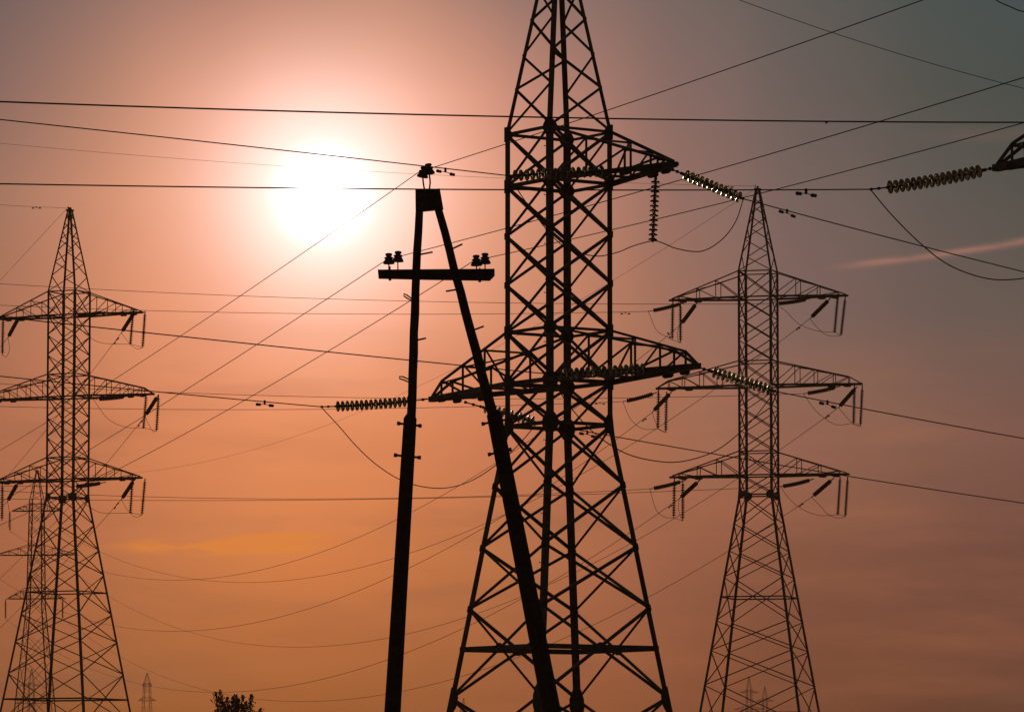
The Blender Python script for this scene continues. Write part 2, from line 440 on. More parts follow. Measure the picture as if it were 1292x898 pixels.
# --- double-circuit angle pylons, left and right
def double_circuit(label, px, Y, ywaist, rz, sc, cap, slope):
    zw = P(px, ywaist, Y).z
    loc = P(px, ywaist, Y); root = thing('lattice_pylon', label, 'pylon', (loc.x, Y, 0), rz, 'high voltage lattice pylons')
    up = lambda d: zw+d*sc
    tab = [(0.0, 1.2+zw*slope), (zw, 1.2), (up(15.55), 1.2), (up(cap), 0.17)]
    dn = [2.0, 3.9, 5.75, 8.75, 10.8, 13.2]
    lv = [zw-d for d in dn][::-1]+[zw]
    low = lv[0]; k = 3
    base = [lerp(0.15, low, i/k) for i in range(k+1)]
    xp = list(zip(base, base[1:]))+list(zip(lv, lv[1:]))
    bl = [0, 1.35, 3.0, 4.53, 6.05, 7.58, 9.28, 10.75, 12.25, 13.75, 15.55]
    xp += [(up(a), up(b)) for a, b in zip(bl, bl[1:])]
    peak = [up(d) for d in (15.55, 16.75, 17.8, 18.7, 19.5, 20.2, 20.8, cap)]
    rings = [(up(0), .10), (up(1.35), .10), (up(3.0), .08), (up(7.58), .10), (up(9.28), .08), (up(13.75), .10), (up(15.55), .08), (zw-15.1, .12)]
    pylon(root, tab, up(15.56), xp, peak, rings, 0.165, 0.075, 0.85, [(up(0), 0.56, 0.62)], [(lv[2], lv[3], 0.09)], (), (3, up(15)), STEP)
    for d0, d1, L, tr in ((13.75, 15.55, 6.3, False), (7.58, 9.28, 7.25, True), (1.35, 3.0, 6.3, False)):
        for sx_ in (1, -1):
            crossarm(root, sx_, L, up(d0), up(d1), 1.2, tr, (0.33, 0.62, 0.9) if not tr else (0.3, 0.55, 0.8, 1.0), 0.075, 0.06, 0.14, True)
    return root
double_circuit('black double-circuit steel pylon standing right of the central pylon', 957.8, 335.0, 624.5, math.radians(-15.0), 1.0, 21.3, 0.155)
double_circuit('black double-circuit steel pylon at left in front of a fainter pylon', 85.2, 363.0, 628.0, math.radians(-24.4), 1.0, 21.7, 0.150)

# --- slender suspension pylons far behind
def suspension(label, px, Y, rz, top, arms, tab_w, lsz, dsz, npan, detail=True, hang=True):
    loc = P(px, 800, Y); root = thing('lattice_pylon', label, 'pylon', (loc.x, Y, 0), rz, 'distant suspension pylons')
    zt = top
    za = arms[0][1]+0.3
    tab = [(0.0, tab_w[0]), (arms[-1][0]-1.0, tab_w[1]), (za, tab_w[2]), (zt, 0.16)]
    zs = [0.15]; z = 0.15
    while z < za-0.6:
        z += pw(tab, z)*npan; zs.append(min(z, za))
    zs[-1] = za
    xp = list(zip(zs, zs[1:]))
    pk = [lerp(za, zt, q/5) for q in range(6)]
    rings = [(a[0], dsz) for a in arms]+[(a[1], dsz) for a in arms]
    pylon(root, tab, za, xp, pk, rings, lsz, dsz, 0.9, [])
    for zb, zt2, L in arms:
        for sx_ in (1, -1):
            crossarm(root, sx_, L, zb, zt2, pw(tab, zb), False, (0.3, 0.6, 0.9), dsz, dsz, dsz*1.5, False)
    return root
ROT3 = math.radians(-8)
Y3 = 610.0
def Z3(y): return P(45, y, Y3).z
susp_arms = [(Z3(644.5), Z3(635.5), 3.25), (Z3(700), Z3(687.5), 5.35), (Z3(755), Z3(741), 3.75)]
SUSP = suspension('faint brown suspension pylon partly hidden behind the left pylon', 45, Y3, ROT3, Z3(595), susp_arms, (3.4, 1.05, 0.82), 0.14, 0.06, 1.9)
for lab, px, ytop, rr in (
    ('tiny distant pylon framed between the legs of the right pylon, leftmost of two', 945, 853, -20),
    ('tiny distant pylon between the legs of right pylon, shorter rightmost of two', 965, 865, -20),
    ('tiny distant pylon peeking out low behind the legs of the left pylon', 40, 843, -10),
    ('thin distant pylon tip beside the left foot of the central pylon', 585, 880, -60)):
    Yd = Z3(595)*F/(HOR-ytop)
    c = copy_tree(SUSP); c['label'] = lab
    q = P(px, ytop, Yd); c.location = (q.x, Yd, q.z-Z3(595)-0.4); c.rotation_euler = (0, 0, math.radians(rr))
Yd = 1700.0
def Zd(y): return P(186, y, Yd).z
suspension('tiny distant pylon with drooping arms between left pylon and bush', 186, Yd, math.radians(-12), Zd(849),
           [(Zd(865), Zd(861.5), 1.7), (Zd(883.5), Zd(879.5), 3.25)], (4.4, 1.35, 1.05), 0.14, 0.075, 2.6)

# ------------------------------------------------------------------ insulator strings
def disc_mesh(r, k, nm, far=False):
    m = MB()
    m.lathe([(0.03, -0.075), (0.045, -0.07), (0.048, -0.03), (0.05, -0.005)], k, None, 1)      # metal cap
    m.lathe([(0.05, -0.004), (r*0.55, 0.006), (r*0.92, 0.030), (r, 0.050), (r*0.985, 0.062), (r*0.90, 0.052),
             (r*0.78, 0.060), (r*0.70, 0.040), (r*0.52, 0.046), (r*0.40, 0.028), (0.02, 0.03)], k, None, 0)
    m.lathe([(0.015, 0.031), (0.015, 0.075)], 6, None, 1)                                      # pin
    m.lathe([(r-0.008, 0.038), (r+0.006, 0.044), (r+0.011, 0.056), (r+0.006, 0.069), (r-0.010, 0.071), (r-0.018, 0.058), (r-0.008, 0.038)], k, None, 2)   # rolled rim
    return m.mesh(nm, [GLASS_FAR if far else GLASS, STEEL_DULL, GLASS_FAR if far else RIM], True)
DISC = disc_mesh(0.165, 18, 'disc')
DISC_SMALL = disc_mesh(0.13, 16, 'disc')
DISC_FAR = disc_mesh(0.146, 10, 'disc', True)
DISC_FAR_SMALL = disc_mesh(0.135, 10, 'disc', True)
FITS = {}
def string(label, a, b, n=16, sp=0.140, disc=None, link_a=None, sag=0.0, group=None, horn=True):
    """cap-and-pin string between a (arm end) and b (live end), with links at both ends"""
    a, b = Vector(a), Vector(b); L = (b-a).length; d = (b-a)/L
    disc = disc or DISC
    o = thing('insulator_string', label, 'insulator', a, 0, group)
    ln = n*sp
    if ln > L*0.97: sp = L*0.95/n; ln = n*sp
    st = (L-ln)*(0.6 if link_a is None else link_a)
    dn = Vector((0, 0, -1))
    def pt(t): return d*(t*L)+dn*(sag*4*t*(1-t))
    for i in range(n):
        t0 = (st+(i+0.5)*sp)/L
        dd = pt(min(1, t0+0.02))-pt(t0-0.02)
        link('disc', disc, o, align(pt(t0), dd) @ Matrix.Diagonal((1, 1, sp/0.146, 1)))
    m = MB()                                                                                   # links, yokes, clamps
    m.tube([pt(0), pt(st/L*0.5), pt(st/L)], 0.022, 6)
    for q in (0.06, 0.5, 0.9): m.lathe([(0.02, -0.05), (0.05, -0.03), (0.05, 0.03), (0.02, 0.05)], 6, align(pt(st/L*q), d))
    m.build('arm_link', STEEL_DULL, o, False); m = MB()
    e = (st+ln)/L
    m.tube([pt(e-0.002), pt((e+1)/2), pt(1)], 0.022, 6)
    for q in (0.1, 0.55, 0.95): m.lathe([(0.02, -0.045), (0.042, -0.025), (0.042, 0.025), (0.02, 0.045)], 6, align(pt(lerp(e, 1, q)), d))
    m.build('line_clamp', STEEL_DULL, o, False)
    return o

NEAR = 'glass insulator strings on the near pylons'
string('glass insulator string slanting down right from the upper arm tip', P(848, 214, 145.2), P(938, 251, 146.3), 12, 0.172, link_a=0.72, group=NEAR)
string('vertical glass insulator string hanging under the upper right arm', P(827.5, 221, 145.4), P(823.5, 304, 145.4), 13, 0.146, DISC_SMALL, link_a=0.8, group=NEAR)
string('glass insulator string lying level across the upper body of the central pylon', P(800, 214, 145.2), P(643, 222, 143.9), 16, 0.185, link_a=0.85, group=NEAR)
string('sunlit glass insulator string lying along the lower right arm', P(850, 463, 144.2), P(700, 472.5, 142.8), 16, 0.178, link_a=0.85, group=NEAR)
string('glass insulator string from lower right arm tip crossing the right pylon', P(880, 463, 144.1), P(978, 493.5, 144.9), 13, 0.150, link_a=0.7, group=NEAR)
string('horizontal glass insulator string left of the wooden pole', P(546, 502.5, 155.8), P(405, 513, 154.6), 16, 0.160, link_a=0.55, sag=0.05, group=NEAR)
string('glass insulator string sloping behind the right wooden pole to the central pylon', P(586, 507, 154.8), P(678, 533, 155.5), 12, 0.146, link_a=0.8, group=NEAR)
string('large glass insulator string in front of bare sky near the right edge', P(1257, 211, 123.9), P(1098, 239, 122.9), 16, 0.166, link_a=0.4, sag=0.06, group=NEAR)

FARG = 'insulator strings on the double-circuit pylons'
def arm_set(pyl, arm, Yt, H, V1, V2, O, dY_h=1.4, dY_o=2.2):
    if H: string('level insulator string at the %s of the %s' % (arm, pyl), P(*H[0], Yt), P(*H[1], Yt+dY_h), 15, 0.14, DISC_FAR, 0.5, 0.06, FARG)
    for k, V in (('inner', V1), ('outer', V2)):
        if V: string('%s vertical insulator string under the %s of the %s' % (k, arm, pyl), P(*V[0], Yt), P(*V[1], Yt), 14, 0.172, DISC_FAR_SMALL, 0.6, 0, FARG)
    if O: string('oblique insulator string below the %s of the %s' % (arm, pyl), P(*O[0], Yt), P(*O[1], Yt+dY_o), 15, 0.14, DISC_FAR, 0.5, 0, FARG)
RP, LP = 'right pylon', 'left pylon'
arm_set(RP, 'top left arm', 336.6, ((866,381),(818,392.8)), ((858.5,380.5),(858.5,432)), ((849,379),(848,428)), ((880,381),(859,409.5)))
arm_set(RP, 'top right arm', 333.4, ((1022,376.5),(979,383)), ((1057,374),(1053,419)), ((1066.5,375),(1061,423)), ((1048,376),(1022,402)))
arm_set(RP, 'middle left arm', 336.9, ((830,494.5),(786,506.5)), ((841,494.5),(840,545)), ((831,492),(830,540.5)), ((848,493.5),(823,520)))
arm_set(RP, 'middle right arm', 333.1, ((1060,487),(1014,496.5)), ((1078,486),(1077,534)), ((1088,486.5),(1085.5,537)), ((1081,488),(1058,514)))
arm_set(RP, 'bottom left arm', 336.6, ((865,605.5),(820,616.5)), ((861.5,604.5),(861.5,656)), ((851,603),(850,652.5)), ((883,605.5),(857,629)))
arm_set(RP, 'bottom right arm', 333.4, ((1026,604),(985,613.5)), ((1060,602),(1057,649)), ((1069.5,602),(1066.5,651)), ((1052,603),(1024,627)))
arm_set(LP, 'top right arm', 360.3, ((135,392.5),(92,398.5)), ((168,392),(164.5,434)), ((183,393),(180,438)), ((170.5,392.5),(153,420)))
arm_set(LP, 'middle right arm', 359.9, ((165,499),(118,503.5)), ((184.4,499),(181,540)), ((200,499),(197.5,543)), ((200,498),(183,525)))
arm_set(LP, 'bottom right arm', 360.3, ((133,608),(91,613.5)), ((167,605),(164.5,647)), ((183,604),(179,649)), ((170,604.5),(153,630)))
arm_set(LP, 'top left arm', 365.7, None, ((4,401),(3,447)), None, ((24,400),(10,426)))
arm_set(LP, 'bottom left arm', 365.7, None, ((3,609),(2.5,656)), None, ((22.5,609),(9.5,632)))
SUSG = 'thin strings hanging from the faint pylon'
for lab, x, y0, y1 in (('thin straight string hanging from top left arm of the faint pylon', 12.5, 645.5, 669.5),
                       ('thin straight string hanging from top right arm of the faint pylon', 77, 645.5, 669.5),
                       ('thin straight string hanging from the wide middle right arm of the faint pylon', 97, 701, 725),
                       ('thin straight string hanging from bottom left arm of the faint pylon', 7, 756, 780),
                       ('thin straight string hanging from bottom right arm of the faint pylon', 79, 756, 780)):
    string(lab, P(x, y0, Y3), P(x, y1, Y3), 14, 0.146, DISC_FAR, 0.5, 0, SUSG)

# ------------------------------------------------------------------ wires
def tube_obj(name, label, pts, r, cat='wire', group=None, k=6):
    m = MB(); m.tube(pts, r, k); o = m.build(name, CABLE, None, True)
    return tag(o, label, cat, group)
def polyfit2(s, z):
    n = len(s)
    if n == 2:
        b = (z[1]-z[0])/(s[1]-s[0]); return (z[0]-b*s[0], b, 0.0)
    A = [[sum(q**(i+j) for q in s) for j in range(3)] for i in range(3)]
    B = [sum(w*q**i for q, w in zip(s, z)) for i in range(3)]
    Mx = Matrix(A); v = Mx.inverted() @ Vector(B); return tuple(v)
def span(label, px, Y0, Y1, e0=0, e1=0, r=0.016, group='power line conductors', name='power_cable'):
    """a wire hanging in one vertical plane through the traced points"""
    a, b = P(*px[0], Y0), P(*px[-1], Y1)
    h = Vector((b.x-a.x, b.y-a.y)); L = h.length; h /= L
    ss, zz = [], []
    for x, y in px:
        k, m_ = km(x, y)
        s = (k*a.y-a.x)/(h.x-k*h.y); Yp = a.y+h.y*s
        ss.append(s/L); zz.append(EYE+m_*Yp)
    c0, c1_, c2 = polyfit2(ss, zz)
    if len(px) > 2:                                # keep the end points exact
        d0 = zz[0]-c0; d1 = zz[-1]-(c0+c1_+c2)
    else: d0 = d1 = 0
    pts = []; N_ = 56
    for i in range(N_+1):
        t_ = lerp(-e0/L, 1+e1/L, i/N_); q = min(1, max(0, t_))
        pts.append((a.x+h.x*L*t_, a.y+h.y*L*t_, c0+c1_*t_+c2*t_*t_+lerp(d0, d1, q)))
    return tube_obj(name, label, pts, r, group=group)
def loop(label, px, r=0.014, group='slack jumper loops'):
    """jumper traced through (x, y, distance) points"""
    q = [P(*p) for p in px]; q = [q[0]*2-q[1]]+q+[q[-1]*2-q[-2]]; pts = []
    for i in range(1, len(q)-2):
        p0, p1, p2, p3 = q[i-1:i+3]
        for s in range(10):
            t_ = s/10
            pts.append(0.5*((2*p1)+(p2-p0)*t_+(2*p0-5*p1+4*p2-p3)*t_*t_+(3*p1-p0-3*p2+p3)*t_**3))
    pts.append(q[-2]); return tube_obj('jumper_cable', label, pts, r, group=group)

RW = 0.0175
span('black wire from upper left edge to the insulator across the upper central pylon', [(0,151),(160,165.5),(320,187),(520,207.5),(643,222)], 132.0, 143.9, 40, 0, RW)
span('black wire sloping from left pylon top area to the lower arm of central pylon', [(0,399.5),(115,411.5),(228,424.5),(325,434),(420,444.5),(526,456),(700,472.5)], 132, 142.8, 40, 0, RW)
span('black wire from left edge to the horizontal insulator by the wooden pole', [(0,474.5),(57,479.5),(203,495),(330,505.5),(405,513)], 146.8, 154.6, 40, 0, RW)
span('black wire falling right from the upper arm insulator to the right edge', [(938,251),(1000,268.5),(1118,299),(1180,314.5),(1292,343)], 146.3, 153.3, 0, 60, RW)
span('black wire falling right from the lower arm insulator in front of right pylon', [(978,493.5),(1045,507),(1118,521),(1200,536.5),(1292,553)], 144.9, 151.6, 0, 60, RW)
span('lowest black wire crossing right pylon and falling to the right edge', [(678,533),(776,550.5),(919,575.5),(1070,600.5),(1180,618),(1292,634.5)], 155.5, 167.8, 0, 60, RW)
span('thick black wire running level under the sun to the large right insulator', [(0,232),(160,235),(320,237),(640,239.5),(900,239.5),(1098,239)], 107.6, 122.9, 40, 0, RW)
span('thick black wire crossing the whole picture just above the sun', [(0,128.5),(160,134),(320,138.8),(640,147.5),(850,151),(1292,154.6)], 91.2, 105.6, 40, 30, RW)
span('thin grey wire descending across the top right corner', [(705,-92),(928,0),(1050,41),(1170,76),(1292,112)], 150, 158, 0, 60, 0.011)
# low-voltage wires on the wooden A-frame
span('black wire rising right from the top of the wooden A-frame pole', [(541.6,213),(640,179.5),(780,134.5),(920,88),(1053,41),(1165,0)], 100, 72, 0, 22, 0.0085)
span('black wire dropping left across the sun from the A-frame top', [(533,214),(455,266),(400,304),(320,360),(145,479),(0,568)], 100, 180, 0, 60, 0.0085)
span('black wire rising right from the left crossarm insulators of the wooden pole', [(502,324),(640,287),(780,246),(950,205),(1118,155),(1292,98)], 100, 72, 0, 12, 0.0085)
span('black wire dropping left from the left crossarm insulators', [(490.5,326),(419.5,373.6),(300,450),(210,508),(112,567),(0,634)], 100, 175, 0, 60, 0.0085)
span('black wire rising right from the right crossarm insulators to the right edge', [(612,326),(780,288),(900,259.5),(1020,228),(1170,190),(1292,155)], 100, 78, 0, 18, 0.0085)
span('black wire dropping left from the right crossarm insulators', [(601,327),(520,374),(419.5,440.5),(300,508),(174,579),(0,662)], 100, 170, 0, 60, 0.0085)
# the double-circuit line: right pylon towards the left
RF = 0.019; FG = 'thin far conductors crossing the sky'
span('faint wire passing behind the central pylon to the right pylon top right arm', [(0,358),(160,366),(420,377),(640,383),(930,384.3),(979,383)], 350, 335, 60, 0, RF, FG)
span('faint wire passing behind the central pylon to right pylon top left arm', [(0,385),(185,391.6),(400,395.5),(634,397),(790,394),(818,392.8)], 354, 338.0, 60, 0, RF, FG)
span('faint wire running level to the right pylon middle left arm', [(0,512.7),(112,515),(240,516.3),(420,516.5),(526,514),(786,506.5)], 354, 338.3, 60, 0, RF, FG)
span('faint wire running level to the right pylon middle right arm', [(0,484),(115,491),(229,496.3),(420,500.7),(520,502.5),(820,501.5),(1014,496.5)], 350, 334.5, 60, 0, RF, FG)
span('faint wire running level to the right pylon bottom left arm, upper of two', [(0,619),(113.6,625),(420,629),(520,628),(780,619),(820,616.5)], 354, 338.0, 60, 0, RF, FG)
span('faint wire running level to the right pylon bottom right arm, lower of two', [(0,629),(113.6,631),(420,630.8),(640,625.5),(868,618.5),(985,613.5)], 350, 335, 60, 0, RF, FG)
span('very faint thin wire through the sun glow to the right pylon top', [(0,181),(160,195),(320,206.5),(475,217),(636,225.5),(780,231.5),(953,235)], 338, 335, 60, 0, 0.011, FG)
# left pylon towards the left edge
span('faint short wire leaving the left pylon top arm to left edge', [(0,401),(92,398.5)], 362, 361.7, 40, 0, RF, FG)
span('faint short wire leaving the left pylon middle arm to left edge', [(0,503),(118,503.5)], 361.6, 361.3, 40, 0, RF, FG)
span('faint short wire leaving the left pylon bottom arm to left edge', [(0,613),(91,613.5)], 362, 361.7, 40, 0, RF, FG)
span('thin wire from the left pylon peak to the left edge', [(0,258.5),(45,261),(85,262.5)], 361, 363, 40, 0, 0.013, FG)
span('thin wire dropping steeply left from the left pylon peak', [(85,262.5),(53,297),(0,354)], 363, 440, 0, 90, 0.013, FG)
span('thin wire dropping left behind left pylon from its top right arm', [(153,420),(115.6,471),(57,543),(14,595)], 362.5, 470, 0, 120, RF, FG)
span('thin wire dropping left behind left pylon from its middle right arm', [(183,525),(136.5,582),(90,636),(40,690)], 362.1, 470, 0, 120, RF, FG)
span('thin wire dropping left behind left pylon from its bottom right arm', [(153,630),(120,667),(102,687),(55,737)], 362.5, 450, 0, 120, RF, FG)
span('thin wire dropping left from the left pylon top left arm', [(10,426),(-20,462),(-60,506)], 368, 440, 0, 100, RF, FG)
span('thin wire dropping left from the left pylon bottom left arm', [(9.5,632),(-20,662),(-60,700)], 368, 440, 0, 100, RF, FG)
# sagging spans from the right pylon down to the faint far pylon
SGG = 'sagging far spans low in the sky'
span('sagging wire from right pylon top left arm, uppermost of the low spans', [(859,409.5),(832,431),(744,500),(624,586),(520,646.5),(419.5,691),(323,718.5),(216,731),(130,721),(12.5,669.5)], 338.8, Y3, 0, 0, RF, SGG)
span('sagging wire from right pylon top right arm behind the central pylon', [(1022,402),(985,427),(896,494),(769,570),(639,649),(516,696),(360,732),(286,734),(187,718.5),(125,695),(77,669.5)], 335.6, Y3, 0, 0, RF, SGG)
span('sagging wire from right pylon middle left arm to the far left', [(823,520),(744,579),(639,649),(494,727),(419.5,757),(348,779),(298,789),(199,796.6),(137,789),(-8,725)], 339.1, Y3, 0, 0, RF, SGG)
span('sagging wire from right pylon middle right arm to the far left', [(1058,514),(988,564),(862,647),(727,722),(586,778.5),(488,805),(360,814),(249,796),(135,746),(97,725)], 335.3, Y3, 0, 0, RF, SGG)
span('sagging wire from right pylon bottom left arm passing over the bush', [(857,629),(794,673),(689,737),(582,796),(486,834),(348,867),(258.5,872),(157,857),(7,780)], 338.8, Y3, 0, 0, RF, SGG)
span('lowest sagging wire from right pylon bottom right arm to far left', [(1024,627),(920,694),(817,750),(696,808.5),(572,855.5),(419.5,883),(323,882.5),(224,861),(152,830),(79,780)], 335.6, Y3, 0, 0, RF, SGG)
span('very faint thin wire falling left from the right pylon peak', [(953,238),(930,254),(776,352),(574,464),(419,534),(273,579),(179,597),(46,595)], 335, Y3, 0, 0, 0.011, SGG)

# jumpers
loop('jumper loop below the upper right arm of the central pylon', [(938,251,146.3),(928,280,145.85),(910,303,145.8),(885,317,145.7),(855,314,145.6),(837,307,145.5),(824,304,145.4),(800,310,145.0),(777,319,144.5),(750,323,144.1),(715,313,143.5),(690,290,143.2),(660,250,143.9),(643,222,143.9)], 0.016)
loop('deep jumper loop under the lower right arm beside the central pylon', [(978,493.5,144.9),(955,523,144.9),(932,547,144.8),(900,570,144.6),(860,582,144.4),(825,581,143.9),(788,571,143.4),(752,548,142.9),(725,520,142.4),(704,490,142.8),(700,472.5,142.8)], 0.016)
loop('deep jumper loop under horizontal insulator crossing the wooden poles', [(405,513,154.6),(428,538,154.65),(450,563,154.7),(475,586,154.75),(505,605,154.8),(535,614,154.85),(565,615,155),(595,606,155.3),(625,587,155.7),(655,560,155.5),(678,533,155.5)], 0.016)
loop('jumper loop hanging under the large insulator at right edge', [(1098,239,122.9),(1125,271,122.95),(1160,306,123),(1195,333,123.1),(1235,349,123.15),(1270,353,123.2),(1310,346,123.5),(1350,320,124)], 0.016)
loop('short black wire end in the top right corner', [(1235,-22,112),(1255,-1,112),(1275,9,112),(1292,15,112),(1325,17,112),(1370,8,112)], 0.014)
def jl(pyl, arm, k, Yt, pts): loop('%s slack jumper loop below the %s of the %s' % (k, arm, pyl), [(x, y, Yt) for x, y in pts], 0.018, 'far jumper loops')
jl(RP, 'top left arm', 'long', 337.0, [(818,393),(828,416),(841.5,425),(848,428.5),(858.5,432.5)])
jl(RP, 'top left arm', 'short', 337.6, [(858.5,432.5),(855,428),(855,418),(859,409.5)])
jl(RP, 'top right arm', 'long', 333.8, [(979,383),(992,393),(1007,408),(1029,417),(1053,419.5),(1061,423.5)])
jl(RP, 'top right arm', 'short', 334.6, [(1022,402),(1030,412),(1040,421),(1050,424),(1061,423.5)])
jl(RP, 'middle left arm', 'long', 337.2, [(786,507),(796,529),(812,541),(830,541),(840,545.5)])
jl(RP, 'middle left arm', 'short', 337.8, [(840,545.5),(832,542),(826,530),(823,520)])
jl(RP, 'middle right arm', 'long', 333.4, [(1014,497),(1025,513),(1037,525),(1055,535.5),(1077,534),(1085.5,537.5)])
jl(RP, 'middle right arm', 'short', 334.0, [(1058,514),(1068,526),(1077,535),(1085.5,537.5)])
jl(RP, 'bottom left arm', 'long', 337.0, [(820,617),(828,643),(840,652.5),(850,653),(861.5,657)])
jl(RP, 'bottom left arm', 'short', 337.8, [(861.5,657),(858,650),(856,640),(857,629)])
jl(RP, 'bottom right arm', 'long', 333.8, [(985,614),(996,629),(1012,642),(1034,650),(1057,649),(1066.5,651.5)])
jl(RP, 'bottom right arm', 'short', 334.6, [(1024,627),(1034,637),(1045,649),(1058,653),(1066.5,651.5)])
jl(LP, 'top right arm', 'long', 360.6, [(92,398.5),(102,415),(114,426),(131,433),(164.5,434.5),(180,438.5)])
jl(LP, 'top right arm', 'short', 361.2, [(153,420),(164,434),(173,440),(180,438.5)])
jl(LP, 'middle right arm', 'long', 360.2, [(118,504),(136,528),(158,538.5),(181,540),(197.5,543.5)])
jl(LP, 'middle right arm', 'short', 361.0, [(183,525),(188,536),(193,544),(197.5,543.5)])
jl(LP, 'bottom right arm', 'long', 360.6, [(91,614),(101,629),(114,640),(131,647),(164.5,647),(179,649.5)])
jl(LP, 'bottom right arm', 'short', 361.2, [(153,630),(161,643),(171,652),(179,649.5)])
jl(LP, 'top left arm', 'short', 366.6, [(10,426),(12,440),(8,450),(3,447.5)])
jl(LP, 'bottom left arm', 'short', 366.6, [(9.5,632),(11.5,645),(11,662),(10,664)])

# ------------------------------------------------------------------ vibration dampers
def damper(label, p, d, s=1.0, group='vibration dampers on the wires', drop=0.09):
    d = Vector(d).normalized(); p = Vector(p)
    o = thing('vibration_damper', label, 'damper', p, 0, group)
    dn = Vector((0, 0, -1)); c = dn*drop*s
    m = MB(); m.bar(dn*(-0.03*s), c-dn*(-0.02*s), 0.05*s, 0.05*s, d); m.tube([c-d*0.20*s+dn*0.025*s, c, c+d*0.20*s+dn*0.025*s], 0.011*s, 6)
    m.build('clamp', STEEL_DULL, o)
    for q in (-1, 1):
        m = MB(); m.lathe([(0.02, -0.09), (0.045, -0.075), (0.05, 0.0), (0.035, 0.02), (0.035, 0.05), (0.05, 0.06), (0.045, 0.085), (0.015, 0.09)], 10,
                          Matrix.Translation(c+d*q*0.24*s+dn*0.03*s) @ d.to_track_quat('Z', 'Y').to_matrix().to_4x4() @ Matrix.Diagonal((s, s, s*0.9, 1)))
        m.build('weight', STEEL_DULL, o, True)
    return o
A1 = Vector((0.823, 0.568, -0.03))
damper('small damper on the wire just right of the A-frame top insulators', P(562, 213, 141.4), Vector((0.823, 0.568, -0.12)))
damper('small damper on the wire left of the horizontal insulator', P(334, 506, 151.4), A1)
damper('small damper under the level wire right of the central pylon', P(1017, 239.5, 120.9), A1)
damper('small damper on the falling wire just past the right pylon peak', P(993, 265, 147.9), Vector((0.823, 0.568, -0.22)))
damper('small damper on the lower falling wire right of the right pylon', P(1044, 506, 147.1), Vector((0.823, 0.568, -0.2)))
damper('small damper on wire seen through the waist of the central pylon', P(741, 544, 157.5), Vector((0.823, 0.568, -0.15)))
for lab, x, y, Yd_, dv in (
    ('tiny damper below the right pylon top left arm', 844, 421, 345, (0.3, 0.9, -0.5)), ('tiny damper below the right pylon top right arm', 1007, 413, 341, (0.4, 0.9, 0.3)),
    ('tiny damper below right pylon middle left arm', 813, 528, 346, (0.4, 0.9, 0.3)), ('tiny damper below right pylon middle right arm', 1044, 524, 339, (0.4, 0.9, 0.3)),
    ('tiny damper below right pylon bottom left arm', 846, 637, 342, (0.4, 0.9, 0.3)), ('tiny damper below right pylon bottom right arm', 1011, 635, 339, (0.4, 0.9, 0.3)),
    ('tiny damper on wire below the left pylon top right arm', 147, 428.5, 366, (0.5, -0.6, 0.6)), ('tiny damper on wire below the left pylon middle right arm', 177, 532.5, 366, (0.5, -0.6, 0.6)),
    ('tiny damper on wire below the left pylon bottom right arm', 147, 636, 366, (0.5, -0.6, 0.6)), ('tiny damper on the faint wire meeting right pylon top left string', 789, 394, 337.5, (1, 0, 0)),
    ('tiny damper on the thin wire left of the right pylon peak', 919, 234.5, 335.3, (1, 0, 0)), ('tiny damper on thin wire left of the left pylon peak', 46, 261, 362, (1, 0, 0)),
    ('tiny damper on the faint wire meeting right pylon middle left string', 757, 507.5, 337.8, (1, 0, 0))):
    damper(lab, P(x, y, Yd_), dv, 1.1, 'small far dampers on the wires', 0.06)

# ------------------------------------------------------------------ wooden A-frame pole
YP = 100.0
def Q(x, y, dy=0.0): return P(x, y, YP+dy)
c0 = Q(610, 1118)
pole = thing('wooden_pole', 'dark wooden A-frame utility pole with one crossarm in the foreground', 'utility pole', (c0.x, YP, 0))
def place(m, name, mat, parent=pole, smooth=False):
    off = Vector((c0.x, YP, 0)); m.v = [tuple(Vector(v)-off) for v in m.v]
    return m.build(name, mat, parent, smooth)
def wobble(p0, p1, r0, r1, n, k=14, amp=0.012):
    pts, rr = [], []
    for i in range(n+1):
        t_ = i/n; pts.append(Vector(p0).lerp(Vector(p1), t_)+Vector((random.uniform(-amp, amp), 0, 0))*(0 < i < n)); rr.append(lerp(r0, r1, t_)*random.uniform(0.97, 1.03))
    m = MB(); m.tube(pts, rr, k); return m
place(wobble(Q(530, 241), Q(517.5, 548), 0.083, 0.098, 12), 'pole', WOOD, smooth=True)
place(wobble(Q(547.5, 241), Q(628, 548, -0.05), 0.080, 0.112, 12), 'pole', WOOD, smooth=True)
gl_ = Q(480.5, 1118); gl_.z = -0.4; gr_ = Q(744, 1118); gr_.z = -0.4
def stub(top, bot, r0, r1):
    m = MB(); top, bot = Vector(top), Vector(bot); pts, rr = [], []
    pts.append(top+(top-bot).normalized()*0.09); rr.append(r0*0.62)
    for i in range(9): pts.append(top.lerp(bot, i/8)); rr.append(lerp(r0, r1, i/8))
    m.tube(pts, rr, 10); return m
place(stub(Q(517.5, 528), gl_, 0.142, 0.20), 'stub', TAR)
place(stub(Q(623.5, 523, -0.05), gr_, 0.165, 0.222), 'stub', TAR)
for a, b in (((503, 534), (530, 537)), ((499, 574), (529, 577)), ((609.5, 534.5), (640, 529)), ((617.5, 573), (643.5, 567))):
    m = MB(); A_, B_ = Q(*a), Q(*b); d = (B_-A_).normalized()
    m.tube([A_, B_], 0.024, 8)
    for e in (A_, B_): m.lathe([(0.040, -0.035), (0.040, 0.035)], 8, align(e, d))
    place(m, 'clamp_bolt', STEEL_DULL)
m = MB(); hb = [Q(524, 239.5, -0.16), Q(555, 237.8, -0.16), Q(559.3, 262.5, -0.16), Q(524.3, 266, -0.16)]
m.prism(hb, (0, 0.32, 0)); place(m, 'head_block', WOOD)
